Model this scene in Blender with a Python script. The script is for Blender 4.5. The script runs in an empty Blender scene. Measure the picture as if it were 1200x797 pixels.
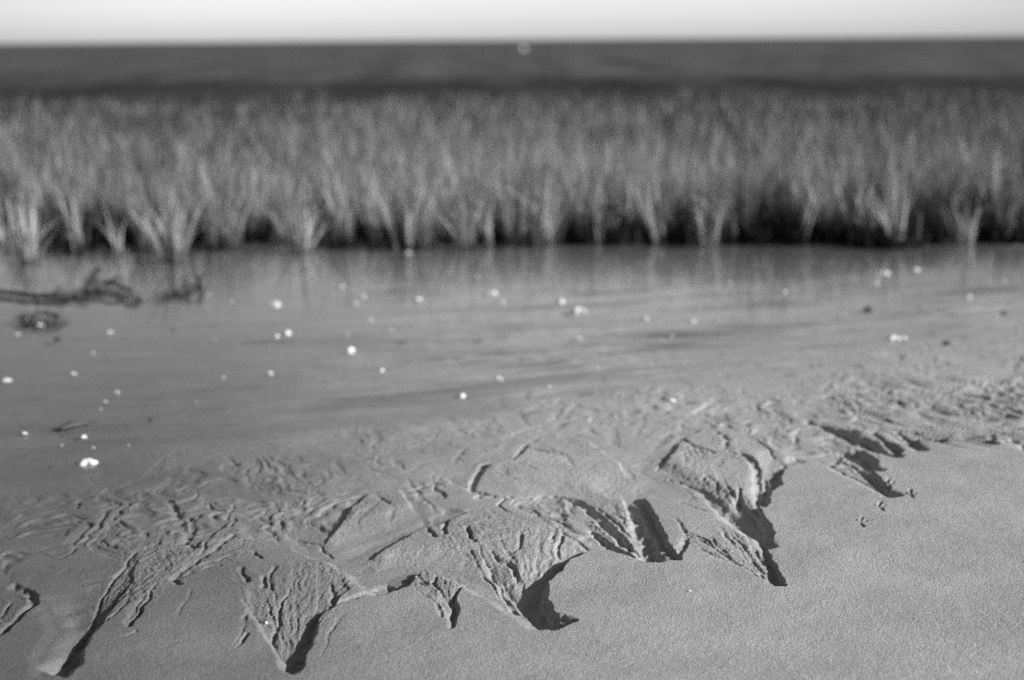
import bpy, math, random
import numpy as np
from mathutils import Vector, Matrix

random.seed(7)
RNG = np.random.default_rng(11)
SC = bpy.context.scene
COL = SC.collection

# ------------------------------------------------------------------ camera model
CAM_H = 1.0
LENS = 50.0
FPX = LENS / 36.0 * 1200.0
CX, CY = 600.0, 398.5
PITCH = math.atan((398.5 - 46.5) / FPX)
ROLL = math.radians(0.43)
R0 = Vector((1, 0, 0))
FWD = Vector((0, math.cos(PITCH), -math.sin(PITCH)))
U0 = Vector((0, math.sin(PITCH), math.cos(PITCH)))
RIGHT = math.cos(ROLL) * R0 - math.sin(ROLL) * U0
UP = math.sin(ROLL) * R0 + math.cos(ROLL) * U0


def ground(px, py, z=0.0):
    """Point of the level z seen at a pixel of the 1200 x 797 photograph (used to survey the flat)."""
    d = FWD * FPX + RIGHT * (px - CX) - UP * (py - CY)
    t = (z - CAM_H) / d.z
    return (d.x * t, d.y * t)


# ------------------------------------------------------------------ noise
def _hash(ix, iy, seed):
    h = (ix.astype(np.int64) * 374761393 + iy.astype(np.int64) * 668265263 + seed * 1442695041) & 0xFFFFFFFF
    h = ((h ^ (h >> 13)) * 1274126177) & 0xFFFFFFFF
    h = h ^ (h >> 16)
    return h


def perlin(x, y, seed=0):
    ix = np.floor(x); iy = np.floor(y)
    fx = x - ix; fy = y - iy
    u = fx * fx * fx * (fx * (fx * 6 - 15) + 10)
    v = fy * fy * fy * (fy * (fy * 6 - 15) + 10)

    def g(dx, dy):
        a = _hash(ix + dx, iy + dy, seed) * (2 * math.pi / 4294967296.0)
        return np.cos(a) * (fx - dx) + np.sin(a) * (fy - dy)
    n0 = g(0, 0) * (1 - u) + g(1, 0) * u
    n1 = g(0, 1) * (1 - u) + g(1, 1) * u
    return (n0 * (1 - v) + n1 * v) * 1.5


def fbm(x, y, octs=4, seed=0, gain=0.5):
    s = 0.0; a = 1.0
    for o in range(octs):
        s = s + a * perlin(x * 2 ** o, y * 2 ** o, seed + o * 17)
        a *= gain
    return s


def sstep(a, b, x):
    t = np.clip((x - a) / (b - a), 0, 1)
    return t * t * (3 - 2 * t)


# ------------------------------------------------------------------ helpers
def mesh_from(name, verts, faces, mat=None, smooth=True, parent=None):
    me = bpy.data.meshes.new(name)
    verts = np.asarray(verts, dtype=np.float32)
    faces = np.asarray(faces, dtype=np.int32)
    n = faces.shape[1]
    me.vertices.add(len(verts)); me.vertices.foreach_set('co', verts.ravel())
    me.loops.add(faces.size); me.loops.foreach_set('vertex_index', faces.ravel())
    me.polygons.add(len(faces))
    me.polygons.foreach_set('loop_start', np.arange(0, faces.size, n, dtype=np.int32))
    me.update(calc_edges=True)
    if smooth:
        me.polygons.foreach_set('use_smooth', np.ones(len(faces), dtype=bool))
    if mat:
        me.materials.append(mat)
    o = bpy.data.objects.new(name, me)
    COL.objects.link(o)
    if parent:
        o.parent = parent
    return o


def grid_faces(nr, nc):
    i = np.arange(nr * nc).reshape(nr, nc)
    return np.stack([i[:-1, :-1], i[:-1, 1:], i[1:, 1:], i[1:, :-1]], -1).reshape(-1, 4)


def tag(o, label, cat, group=None, kind=None):
    if kind:
        o['kind'] = kind
    if label:
        o['label'] = label
    if cat:
        o['category'] = cat
    if group:
        o['group'] = group
    return o


def attr(o, name, arr):
    a = o.data.attributes.new(name, 'FLOAT', 'POINT')
    a.data.foreach_set('value', np.asarray(arr, dtype=np.float32).ravel())


class Nodes:
    def __init__(self, name):
        self.m = bpy.data.materials.new(name)
        self.m.use_nodes = True
        self.t = self.m.node_tree
        self.t.nodes.clear()
        self.out = self.t.nodes.new('ShaderNodeOutputMaterial')

    def n(self, kind, **kw):
        nd = self.t.nodes.new(kind)
        for k, v in kw.items():
            if k in nd.inputs.keys():
                nd.inputs[k].default_value = v
            else:
                setattr(nd, k, v)
        return nd

    def l(self, a, b):
        self.t.links.new(a, b)

    def math(self, op, a, b=None, clamp=False):
        nd = self.n('ShaderNodeMath', operation=op, use_clamp=clamp)
        for i, v in enumerate((a, b)):
            if v is None:
                continue
            if isinstance(v, (int, float)):
                nd.inputs[i].default_value = v
            else:
                self.l(v, nd.inputs[i])
        return nd.outputs[0]

    def ramp(self, fac, a, b, va, vb):
        nd = self.n('ShaderNodeMapRange', clamp=True)
        nd.inputs[1].default_value = a; nd.inputs[2].default_value = b
        nd.inputs[3].default_value = va; nd.inputs[4].default_value = vb
        self.l(fac, nd.inputs[0])
        return nd.outputs[0]

    def noise(self, coord, scale, detail=3.0, rough=0.55):
        nd = self.n('ShaderNodeTexNoise')
        nd.inputs['Scale'].default_value = scale
        nd.inputs['Detail'].default_value = detail
        nd.inputs['Roughness'].default_value = rough
        self.l(coord, nd.inputs['Vector'])
        return nd.outputs[0]


# ------------------------------------------------------------------ materials
def mat_sand():
    N = Nodes('sand')
    co = N.n('ShaderNodeTexCoord').outputs['Object']
    p = N.n('ShaderNodeBsdfPrincipled')
    wet = N.n('ShaderNodeAttribute', attribute_name='wet').outputs['Fac']  # real wetness plus lens falloff painted in at left
    silt_shade = N.n('ShaderNodeAttribute', attribute_name='silt_shade').outputs['Fac']
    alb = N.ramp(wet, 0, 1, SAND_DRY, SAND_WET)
    grain = N.noise(co, 520, 3.0, 0.8)
    grain2 = N.noise(co, 240, 3.0, 0.65)
    a = N.math('MULTIPLY', alb, N.ramp(grain, 0.30, 0.70, 0.62, 1.38))
    a = N.math('MULTIPLY', a, N.ramp(grain2, 0.32, 0.68, 0.78, 1.22))
    blot = N.noise(co, 5, 4.0, 0.6)
    a = N.math('MULTIPLY', a, N.ramp(blot, 0.3, 0.7, 0.87, 1.11))
    # dark mineral specks
    spk = N.noise(co, 260, 1.0, 0.5)
    a = N.math('MULTIPLY', a, N.ramp(spk, 0.70, 0.76, 1.0, 0.55))
    a = N.math('MULTIPLY', a, N.ramp(silt_shade, 0, 1, 1.0, 0.28))  # real streaks plus painted lens falloff and grass reflection
    cc = N.n('ShaderNodeCombineColor')
    for i in range(3):
        N.l(a, cc.inputs[i])
    N.l(cc.outputs[0], p.inputs['Base Color'])
    N.l(N.ramp(wet, 0.2, 0.8, 0.95, 0.30), p.inputs['Roughness'])
    N.l(N.ramp(wet, 0, 1, 0.25, 0.45), p.inputs['Specular IOR Level'])
    h = N.math('ADD', N.math('MULTIPLY', grain, 0.6), N.math('MULTIPLY', grain2, 0.8))
    b = N.n('ShaderNodeBump')
    b.inputs['Distance'].default_value = 0.006
    N.l(N.ramp(wet, 0.0, 1, 0.85, 0.12), b.inputs['Strength'])
    N.l(h, b.inputs['Height'])
    N.l(b.outputs[0], p.inputs['Normal'])
    N.l(p.outputs[0], N.out.inputs['Surface'])
    return N.m


def mat_water():
    N = Nodes('shallow_water')
    co = N.n('ShaderNodeTexCoord').outputs['Object']
    mp = N.n('ShaderNodeMapping')
    mp.inputs['Scale'].default_value = (0.35, 1.0, 1.0)
    mp.inputs['Rotation'].default_value = (0, 0, math.radians(-12))
    N.l(co, mp.inputs['Vector'])
    h = N.noise(mp.outputs[0], 9, 3.0, 0.5)
    b = N.n('ShaderNodeBump')
    b.inputs['Distance'].default_value = 0.01
    b.inputs['Strength'].default_value = 0.12
    N.l(h, b.inputs['Height'])
    # Schlick reflectance, the same from above and below the film
    geo = N.n('ShaderNodeNewGeometry')
    dt = N.n('ShaderNodeVectorMath', operation='DOT_PRODUCT')
    N.l(b.outputs[0], dt.inputs[0]); N.l(geo.outputs['Incoming'], dt.inputs[1])
    inv = N.math('SUBTRACT', 1.0, N.math('ABSOLUTE', dt.outputs['Value']), clamp=True)
    frs = N.math('ADD', N.math('MULTIPLY', N.math('POWER', inv, 5.0), 0.98), 0.02, clamp=True)
    gl = N.n('ShaderNodeBsdfGlossy')
    gl.inputs['Roughness'].default_value = 0.035
    gl.inputs['Color'].default_value = (0.95, 0.95, 0.95, 1)
    N.l(b.outputs[0], gl.inputs['Normal'])
    tr = N.n('ShaderNodeBsdfTransparent')
    tr.inputs['Color'].default_value = (0.99, 0.99, 0.99, 1)
    mx = N.n('ShaderNodeMixShader')
    N.l(frs, mx.inputs[0]); N.l(tr.outputs[0], mx.inputs[1]); N.l(gl.outputs[0], mx.inputs[2])
    N.l(mx.outputs[0], N.out.inputs['Surface'])
    return N.m


def mat_sea():
    N = Nodes('sea_water')
    co = N.n('ShaderNodeTexCoord').outputs['Object']
    mp = N.n('ShaderNodeMapping')
    mp.inputs['Scale'].default_value = (0.25, 1.0, 1.0)
    N.l(co, mp.inputs['Vector'])
    h = N.noise(mp.outputs[0], 1.1, 5.0, 0.6)
    b = N.n('ShaderNodeBump')
    b.inputs['Distance'].default_value = 0.25
    b.inputs['Strength'].default_value = 0.9
    N.l(h, b.inputs['Height'])
    p = N.n('ShaderNodeBsdfPrincipled')
    mp2 = N.n('ShaderNodeMapping')
    mp2.inputs['Scale'].default_value = (0.45, 0.05, 1.0)
    N.l(co, mp2.inputs['Vector'])
    pt = N.noise(mp2.outputs[0], 1.0, 7.0, 0.72)
    sx = N.n('ShaderNodeSeparateXYZ'); N.l(co, sx.inputs[0])
    weed = N.ramp(N.math('ADD', sx.outputs['Y'], N.math('MULTIPLY', pt, 10.0)), 40, 48, 0.30, 1.0)  # darker band of sea next to the marsh
    a = N.math('MULTIPLY', N.ramp(pt, 0.34, 0.68, 0.010, 0.12), weed)  # sea colour, darker in the band next to the marsh
    cc = N.n('ShaderNodeCombineColor')
    for i in range(3):
        N.l(a, cc.inputs[i])
    N.l(cc.outputs[0], p.inputs['Base Color'])
    p.inputs['Roughness'].default_value = 0.55
    p.inputs['Specular IOR Level'].default_value = 0.12
    N.l(b.outputs[0], p.inputs['Normal'])
    N.l(p.outputs[0], N.out.inputs['Surface'])
    return N.m


def mat_grass():
    N = Nodes('marsh_grass')
    tone = N.n('ShaderNodeAttribute', attribute_name='tone').outputs['Fac']
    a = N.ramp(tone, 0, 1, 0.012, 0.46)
    cc = N.n('ShaderNodeCombineColor')
    for i in range(3):
        N.l(a, cc.inputs[i])
    d = N.n('ShaderNodeBsdfPrincipled')
    d.inputs['Roughness'].default_value = 0.48
    d.inputs['Specular IOR Level'].default_value = 0.35
    N.l(cc.outputs[0], d.inputs['Base Color'])
    t = N.n('ShaderNodeBsdfTranslucent')
    N.l(cc.outputs[0], t.inputs['Color'])
    mx = N.n('ShaderNodeMixShader'); mx.inputs[0].default_value = 0.2
    N.l(d.outputs[0], mx.inputs[1]); N.l(t.outputs[0], mx.inputs[2])
    N.l(mx.outputs[0], N.out.inputs['Surface'])
    return N.m


def mat_gray(name, lo, hi, scale, rough=0.6, bump=0.3, dist=0.002, spec=0.4):
    N = Nodes(name)
    co = N.n('ShaderNodeTexCoord').outputs['Object']
    f = N.noise(co, scale, 4.0, 0.6)
    a = N.ramp(f, 0.3, 0.7, lo, hi)
    cc = N.n('ShaderNodeCombineColor')
    for i in range(3):
        N.l(a, cc.inputs[i])
    p = N.n('ShaderNodeBsdfPrincipled')
    N.l(cc.outputs[0], p.inputs['Base Color'])
    p.inputs['Roughness'].default_value = rough
    p.inputs['Specular IOR Level'].default_value = spec
    b = N.n('ShaderNodeBump')
    b.inputs['Distance'].default_value = dist
    b.inputs['Strength'].default_value = bump
    N.l(f, b.inputs['Height']); N.l(b.outputs[0], p.inputs['Normal'])
    N.l(p.outputs[0], N.out.inputs['Surface'])
    return N.m


SAND_DRY, SAND_WET = 0.37, 0.32
M_SAND = mat_sand(); M_WATER = mat_water(); M_SEA = mat_sea(); M_GRASS = mat_grass()
M_SHELL = mat_gray('white_shell', 0.70, 0.86, 90, 0.45, 0.3, 0.001)
M_SHELL_DIM = mat_gray('grey_shell', 0.42, 0.58, 90, 0.5, 0.3, 0.001)
M_OYSTER = mat_gray('oyster_shell', 0.38, 0.85, 7, 0.5, 0.4, 0.003)
M_WOOD = mat_gray('wet_driftwood', 0.012, 0.06, 60, 0.6, 0.6, 0.004)
M_WEED = mat_gray('dark_seaweed', 0.03, 0.22, 120, 0.45, 0.5, 0.003)
M_STONE = mat_gray('dark_pebble', 0.03, 0.07, 80, 0.5, 0.4, 0.002)
M_BUOY = mat_gray('white_buoy', 0.7, 0.8, 6, 0.5, 0.05)

# ------------------------------------------------------------------ the tidal flat as a height field
Z_WATER = -0.024
_a = np.array(ground(60, 780)); _b = np.array(ground(1200, 520))
SH_D = (_b - _a) / np.linalg.norm(_b - _a)
SH_N = np.array((-SH_D[1], SH_D[0]))          # away from the dry bank, to the water


def shore_s(x, y):
    return (x - _a[0]) * SH_N[0] + (y - _a[1]) * SH_N[1]


def base_z(x, y):
    s = shore_s(x, y)
    z = np.where(s < 0, -0.010 * s, -0.019 * s)
    z = np.where(s > 1.25, -0.019 * 1.25 - 0.006 * (s - 1.25), z)
    z = np.where(y > 14, z - 0.05 * (np.minimum(y, 60) - 14), z)
    return z


def P(pts):
    """survey points of the photograph -> ground plan, on the general slope of the flat"""
    a = np.asarray(pts, float)
    dx = (a[:, 0] - CX)[:, None]; dy = (a[:, 1] - CY)[:, None]
    d = np.array(FWD)[None] * FPX + np.array(RIGHT)[None] * dx - np.array(UP)[None] * dy
    z = np.zeros(len(a))
    for _ in range(3):
        t = (z - CAM_H) / d[:, 2]
        x = d[:, 0] * t; y = d[:, 1] * t
        z = np.maximum(base_z(x, y), Z_WATER)
    return np.stack([x, y], 1)


def catmull(pts, vals, n=6):
    pts = np.asarray(pts, float); vals = np.asarray(vals, float)
    if len(pts) < 3:
        t = np.linspace(0, 1, n + 1)[:, None]
        return pts[0] * (1 - t) + pts[-1] * t, vals[0] * (1 - t) + vals[-1] * t
    P0 = np.vstack([2 * pts[0] - pts[1], pts, 2 * pts[-1] - pts[-2]])
    op, ov = [], []
    for i in range(len(pts) - 1):
        p0, p1, p2, p3 = P0[i:i + 4]
        for k in range(n):
            t = k / n
            op.append(0.5 * ((2 * p1) + (-p0 + p2) * t + (2 * p0 - 5 * p1 + 4 * p2 - p3) * t * t + (-p0 + 3 * p1 - 3 * p2 + p3) * t ** 3))
            ov.append(vals[i] * (1 - t) + vals[i + 1] * t)
    op.append(pts[-1]); ov.append(vals[-1])
    return np.array(op), np.array(ov)


# survey of the raised sand: outlines (photo pixels) of the dry bank and of the remnants left between the rills
BANK = [(-500, 800), (-300, 760), (0, 742), (25, 722), (42, 703), (52, 705), (63, 721), (69, 738), (60, 757), (52, 770), (54, 788),
        (78, 791), (91, 776), (94, 760), (108, 740), (122, 720), (146, 690), (157, 662), (158, 649), (176, 643), (196, 628),
        (222, 640), (250, 625), (274, 604), (292, 613), (300, 630), (330, 637), (358, 643), (392, 656), (417, 671), (438, 685),
        (442, 692), (462, 690), (476, 686), (484, 671), (500, 667), (520, 669), (546, 678), (576, 695), (606, 713), (630, 733),
        (650, 738), (672, 728), (660, 724), (644, 716), (636, 702), (638, 684), (662, 656), (693, 640), (720, 641), (747, 648),
        (767, 655), (796, 656), (778, 632), (767, 610), (752, 582), (758, 577), (805, 585), (841, 596), (866, 613), (890, 629),
        (897, 640), (905, 626), (891, 604), (884, 590), (898, 588), (900, 574), (912, 566), (910, 555), (920, 546), (932, 541),
        (967, 539), (1000, 556), (1046, 578), (1030, 560), (1012, 546), (1026, 549), (1026, 540), (1008, 526), (1000, 519),
        (1050, 533), (1055, 527), (1020, 508), (1040, 505), (1078, 526), (1072, 512), (1100, 517), (1120, 508), (1158, 520),
        (1168, 510), (1200, 524), (1300, 520), (1700, 520), (2600, 700), (2600, 1600), (-1500, 1600)]
M3 = [(418, 658), (450, 640), (485, 623), (503, 616), (535, 604), (555, 594), (590, 597), (626, 604), (663, 623), (695, 640),
      (662, 656), (640, 674), (634, 690), (613, 708), (590, 690), (562, 664), (530, 656), (480, 658), (440, 664)]
M4 = [(396, 612), (412, 592), (430, 576), (452, 574), (470, 571), (478, 580), (490, 600), (470, 612), (430, 626), (395, 640), (372, 640)]
M5 = [(555, 570), (562, 552), (572, 542), (600, 537), (616, 519), (650, 506), (690, 515), (728, 540), (738, 558), (726, 569),
      (738, 590), (747, 616), (753, 646), (736, 631), (716, 613), (703, 596), (686, 584), (665, 575), (640, 572), (603, 576)]
M7 = [(772, 545), (786, 530), (800, 512), (826, 499), (857, 503), (882, 511), (900, 521), (908, 532), (901, 556), (893, 590),
      (889, 604), (868, 584), (849, 587), (827, 569), (799, 558)]
M8 = [(947, 489), (972, 497), (1000, 500), (1030, 512), (1052, 531), (1012, 519), (985, 507), (960, 499)]
STRIP = [(680, 600), (700, 606), (756, 645), (752, 650), (716, 628), (690, 612)]


def poly_sd(x, y, poly, soft):
    """signed distance to a polygon (positive inside), and the distances to its steep and to its soft sides;
    a side is soft when its outward normal leans along (soft[0], soft[1]) by more than soft[2]"""
    n = len(poly)
    area = sum(poly[i][0] * poly[(i + 1) % n][1] - poly[(i + 1) % n][0] * poly[i][1] for i in range(n))
    sg = 1.0 if area > 0 else -1.0
    d1 = np.full(x.shape, 1e9); d2 = np.full(x.shape, 1e9); inside = np.zeros(x.shape, bool)
    for i in range(n):
        ax, ay = poly[i]; bx, by = poly[(i + 1) % n]
        ex, ey = bx - ax, by - ay
        L = ex * ex + ey * ey + 1e-12
        t = np.clip(((x - ax) * ex + (y - ay) * ey) / L, 0, 1)
        q = (x - ax - t * ex) ** 2 + (y - ay - t * ey) ** 2
        nx, ny = sg * ey / math.sqrt(L), -sg * ex / math.sqrt(L)
        if nx * soft[0] + ny * soft[1] > soft[2]:
            d2 = np.minimum(d2, q)
        else:
            d1 = np.minimum(d1, q)
        inside ^= ((ay > y) != (by > y)) & (x < (bx - ax) * (y - ay) / (by - ay + 1e-15) + ax)
    d1 = np.sqrt(d1); d2 = np.sqrt(d2)
    d = np.minimum(d1, d2)
    return np.where(inside, d, -d), d1, d2


# the eroded wedges: outline, head, point where the floor has come up to the general level, depth at the head (mm)
BOWLS = [
    ([(341, 787), (356, 784), (362, 758), (376, 723), (392, 706), (412, 690), (400, 668), (358, 650), (310, 664), (284, 690), (284, 718), (299, 733),
      (318, 760), (327, 784)], (341, 784), (340, 668), 23),
    ([(646, 737), (672, 728), (660, 724), (645, 716), (636, 702), (638, 684), (662, 656), (688, 641), (640, 622), (600, 616), (560, 636), (562, 662),
      (590, 690), (611, 713), (630, 734)], (645, 730), (606, 625), 27),
    ([(54, 788), (78, 791), (91, 776), (95, 760), (108, 740), (122, 720), (146, 690), (158, 652), (110, 640), (50, 655), (44, 690), (50, 706), (63, 721),
      (69, 738), (58, 757), (50, 772)], (72, 783), (105, 670), 20),
    ([(530, 738), (538, 718), (534, 704), (546, 682), (520, 671), (490, 669), (508, 698), (519, 718)], (531, 734), (505, 672), 13),
    ([(923, 688), (913, 668), (901, 650), (893, 630), (866, 636), (825, 634), (810, 646), (855, 662), (880, 672), (905, 687)], (916, 685), (835, 640), 15),
    ([(898, 642), (905, 626), (891, 604), (871, 581), (846, 569), (820, 558), (796, 556), (841, 597), (866, 614), (890, 630)], (898, 633), (800, 558), 15),
    ([(152, 735), (166, 719), (182, 690), (166, 696), (146, 712)], (153, 732), (176, 692), 8),
]

# grooves: (points in photo pixels, half width in pixels at each point, depth in mm at each point)
GR = []


def crease(pts, w, d):
    """a soft fold: tapered at both ends, steep on one side only"""
    q, _ = catmull(np.array(pts, float), np.zeros(len(pts)), 4)
    k = np.linspace(0, 1, len(q))
    tp = np.sin(np.pi * np.clip(k * 0.9 + 0.07, 0, 1)) ** 0.7
    GR.append(([tuple(p) for p in q], list(w * (0.35 + 0.65 * tp)), list(d * tp), 3.2, 1))


def gr(pts, w, d, soft=1.9, sub=6):
    n = len(pts)
    if isinstance(w, (int, float)):
        w = [w] * n
    if isinstance(d, (int, float)):
        d = [d] * n
    if len(w) == 2 and n > 2:
        w = list(np.linspace(w[0], w[1], n))
    if len(d) == 2 and n > 2:
        d = list(np.linspace(d[0], d[1], n))
    GR.append((pts, w, d, soft, sub))


# far left notch
gr([(18, 686), (30, 690), (40, 704), (22, 723), (0, 743), (-40, 770)], (8, 4), (14, 6))
gr([(12, 706), (0, 723)], 3, 4)
# first pit
gr([(62, 779), (76, 778), (88, 762), (97, 748), (105, 737)], [13, 18, 9, 8, 4], [22, 30, 14, 10, 5])
gr([(105, 736), (111, 718), (124, 691), (141, 672), (158, 649)], (3, 2), (8, 4))
gr([(107, 735), (121, 722), (138, 701), (153, 684), (154, 672)], (3, 2), (8, 4))
gr([(152, 733), (163, 719), (172, 704), (181, 688)], (4, 2), (9, 4))
gr([(150, 730), (160, 712), (168, 700)], (3, 1.5), (5, 2))
gr([(149, 706), (139, 716), (124, 728)], (3, 2), (6, 3))
gr([(158, 740), (138, 748)], 2, (3, 1))
gr([(205, 678), (240, 652), (274, 627)], (6, 4), (8, 4))
gr([(213, 684), (206, 678), (225, 672)], 5, 6)
gr([(222, 668), (259, 655), (299, 646)], (4, 3), (6, 3))
gr([(200, 586), (206, 599), (213, 604), (224, 606)], 4.5, (9, 9))
gr([(226, 608), (228, 616), (221, 630), (218, 634)], 5, 7)
gr([(218, 633), (230, 641)], 4, 9)
gr([(210, 600), (214, 618), (224, 625)], 8, 4)
gr([(120, 632), (130, 641), (152, 644)], 2, 4)
gr([(257, 664), (248, 664), (240, 668)], 3, 6)
gr([(299, 649), (306, 655)], 3, 7)
gr([(283, 665), (291, 682)], 4, 6)
gr([(309, 675), (311, 688)], 4, 7)
gr([(320, 690), (316, 676), (322, 664)], 3, 4)
gr([(225, 691), (210, 721)], 2.5, 1.5)
gr([(244, 588), (252, 595), (263, 598)], 3, 5)
gr([(274, 590), (267, 606)], 3, 4); gr([(276, 604), (272, 616)], 3, 4)
gr([(240, 636), (238, 648), (232, 662)], 3, 4)
# second pit, a V
gr([(343, 784), (352, 762), (362, 744), (371, 724), (384, 713), (391, 704), (391, 684)], [13, 12, 10, 7, 3, 3, 2], [5, 7, 7, 7, 5, 5, 4])
gr([(340, 784), (330, 766), (320, 750), (309, 733), (298, 718), (284, 700)], [10, 6, 4, 3.5, 3, 2], [6, 6, 5, 4, 3, 2])
gr([(324, 758), (322, 742), (327, 722), (331, 704), (339, 690)], (4, 2), (9, 3))
gr([(326, 730), (318, 716), (312, 700)], (3, 2), (5, 2))
gr([(291, 742), (282, 751), (276, 757)], (4, 2), (6, 2))
gr([(289, 722), (285, 738), (272, 755)], (3, 2), (3, 1))
gr([(392, 706), (415, 701), (438, 691)], (3, 4), (7, 6))
gr([(405, 719), (388, 738), (378, 768)], (3, 2), (2.5, 1))
gr([(440, 684), (456, 682), (474, 687)], [4, 10, 6], [8, 14, 12])
gr([(348, 626), (370, 632), (380, 639), (391, 647)], 2.5, 4)
gr([(374, 612), (384, 618)], 5, 4)
# small notch
gr([(530, 736), (534, 720), (533, 707), (521, 698), (508, 688), (496, 680), (489, 671)], [4, 6, 5.5, 3.5, 3, 3, 2.5], [4, 5, 5, 5, 5, 5, 4])
gr([(514, 694), (508, 682), (511, 674), (518, 671)], (3, 2), (6, 4))
gr([(497, 686), (486, 678), (472, 672)], (2.5, 2), (4, 3))
gr([(533, 704), (535, 694), (546, 682)], (3, 2), (6, 4))
gr([(520, 722), (510, 704), (494, 694)], (3, 2), (4, 2))
# third pit
gr([(668, 727), (655, 727), (640, 724), (626, 718), (622, 705), (628, 688), (642, 672), (662, 654), (690, 640)],
   [5, 9, 13, 15, 13, 10, 6, 4, 3], [5, 8, 8, 8, 8, 8, 8, 8, 6])
gr([(618, 714), (613, 697), (611, 680), (606, 665), (596, 656), (586, 651), (577, 643)], [6, 5, 4.5, 4.5, 4, 4, 2], [6, 6, 6, 8, 9, 8, 4])
gr([(612, 714), (602, 706), (586, 680), (573, 658), (560, 640)], (5, 2), (10, 3))
gr([(604, 704), (580, 684), (562, 660), (548, 642)], (3, 2), (5, 2))
gr([(548, 618), (550, 628), (557, 634)], 3, 8)
gr([(520, 626), (524, 612), (535, 604)], (3, 3), (9, 8))
gr([(503, 620), (508, 628)], 3, 6)
gr([(654, 645), (659, 630), (663, 621)], (3, 2), (6, 5))
gr([(628, 686), (642, 655), (648, 630), (650, 618)], (3, 3), (4, 2))
gr([(620, 690), (630, 660), (634, 630)], (4, 4), (4, 2))
gr([(598, 646), (608, 640), (612, 626)], 3, 4)
gr([(595, 644), (602, 650)], 3, 5)
# long curving channel and the fifth pit
gr([(556, 572), (575, 575), (603, 578), (640, 575), (665, 577), (686, 586), (703, 598), (716, 614), (736, 632), (756, 648)],
   [5, 5, 4, 4, 6, 8, 8, 7, 7, 5], [14, 13, 10, 9, 15, 20, 20, 19, 17, 12])
gr([(553, 571), (560, 556), (570, 543), (590, 540)], [4, 5, 5, 3], [9, 13, 11, 5])
gr([(614, 521), (630, 526), (650, 530), (664, 533)], [3, 4, 4, 2], [8, 9, 7, 4])
gr([(600, 537), (612, 528), (617, 519)], [3, 4, 3], [7, 10, 7])
gr([(552, 595), (575, 594), (605, 598), (628, 604), (664, 622), (692, 638)], [3, 4, 3, 3, 3, 2], [9, 9, 7, 6, 6, 4])
gr([(694, 616), (716, 633), (741, 646)], [4, 7, 5], [9, 16, 12])
gr([(704, 590), (722, 606), (738, 622)], (3, 2), (5, 5))
gr([(740, 586), (748, 605), (756, 625), (765, 645), (780, 653)], [6, 9, 12, 13, 9], [12, 18, 20, 20, 12])
gr([(795, 650), (806, 632), (800, 618), (792, 606)], (5, 2), (7, 2))
gr([(785, 645), (800, 640), (812, 634)], (4, 2), (6, 2))
gr([(764, 575), (805, 585), (841, 596)], (3, 2.5), (6, 4))
gr([(810, 629), (830, 637), (855, 653), (882, 671), (898, 680)], 3, (5, 6))
gr([(830, 628), (849, 646), (866, 660), (884, 670)], 2.6, (4, 4))
gr([(820, 642), (840, 651), (858, 659)], 2, 2.5)
gr([(860, 629), (877, 646), (894, 668)], 3, (3, 6))
gr([(877, 626), (882, 640), (900, 662)], 3, (4, 7))
gr([(866, 640), (880, 658), (893, 672)], 2, (3, 4))
gr([(805, 625), (822, 629), (838, 640)], 2.5, 5)
gr([(845, 618), (850, 628), (862, 640)], 2.5, 3)
gr([(895, 644), (902, 660), (909, 675), (918, 686)], [4, 7, 7, 4], [4, 5, 5, 3])
gr([(898, 683), (912, 686), (922, 686)], 3, 8)
# seventh channel
gr([(785, 556), (799, 560), (827, 571), (850, 590), (868, 603), (886, 618), (898, 632), (897, 643)],
   [3, 4, 6, 10, 15, 12, 7, 4], [4, 6, 7, 8, 10, 8, 6, 4])
gr([(852, 567), (860, 578), (870, 590)], (2.5, 4), (4, 10))
gr([(867, 570), (870, 586)], (2.5, 4), (5, 10))
gr([(826, 560), (830, 556), (842, 568)], 2.5, 4)
gr([(856, 530), (872, 533), (884, 541), (889, 553), (888, 570), (894, 592)], [4, 6, 6, 5, 5, 3], [8, 12, 13, 11, 8, 5])
gr([(897, 556), (898, 574), (896, 592)], [3, 4, 3], [6, 8, 5])
gr([(802, 515), (818, 524), (837, 531)], 3, 6)
gr([(770, 546), (776, 539), (786, 530)], 3, 6)
gr([(857, 504), (882, 511), (899, 521), (907, 532)], [3, 4, 4, 2], [6, 10, 10, 6])
gr([(840, 506), (852, 516), (850, 526)], 4, 5)
gr([(914, 567), (909, 557), (918, 548), (932, 541)], [3, 5, 4, 3], [8, 12, 8, 6])
gr([(934, 530), (942, 536), (938, 542)], 4, 5)
gr([(1045, 577), (1028, 562), (1010, 547), (994, 539), (978, 531)], [2, 4, 4, 3, 2], [8, 12, 10, 7, 4])
gr([(1036, 571), (1006, 556), (976, 541)], (2, 2), (5, 4))
gr([(978, 526), (996, 528), (1013, 535), (1024, 546)], [4, 9, 11, 6], [8, 17, 20, 12])
gr([(947, 491), (954, 495)], 4, 8)
gr([(962, 498), (985, 505), (1010, 515), (1032, 525), (1052, 533)], [3, 7, 10, 8, 3], [8, 18, 24, 18, 8])
gr([(1052, 502), (1066, 514), (1081, 528)], [3, 4, 3], [8, 12, 8])
gr([(1074, 504), (1100, 517)], 3, 7)
gr([(1127, 507), (1157, 520)], 3, 8)
gr([(1157, 505), (1180, 516)], 4, 9)
gr([(1187, 510), (1206, 524)], 4, 9)
gr([(1045, 492), (1080, 499), (1116, 505)], 2.5, 6)
gr([(1075, 480), (1100, 488), (1130, 491)], 2.5, 5)
gr([(1137, 490), (1170, 495), (1205, 501)], 2.5, 6)
gr([(1112, 455), (1150, 459), (1200, 461)], 2.5, 4)
gr([(1172, 470), (1198, 481)], 2.5, 5)
gr([(1152, 483), (1166, 488)], 3, 6)
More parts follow.
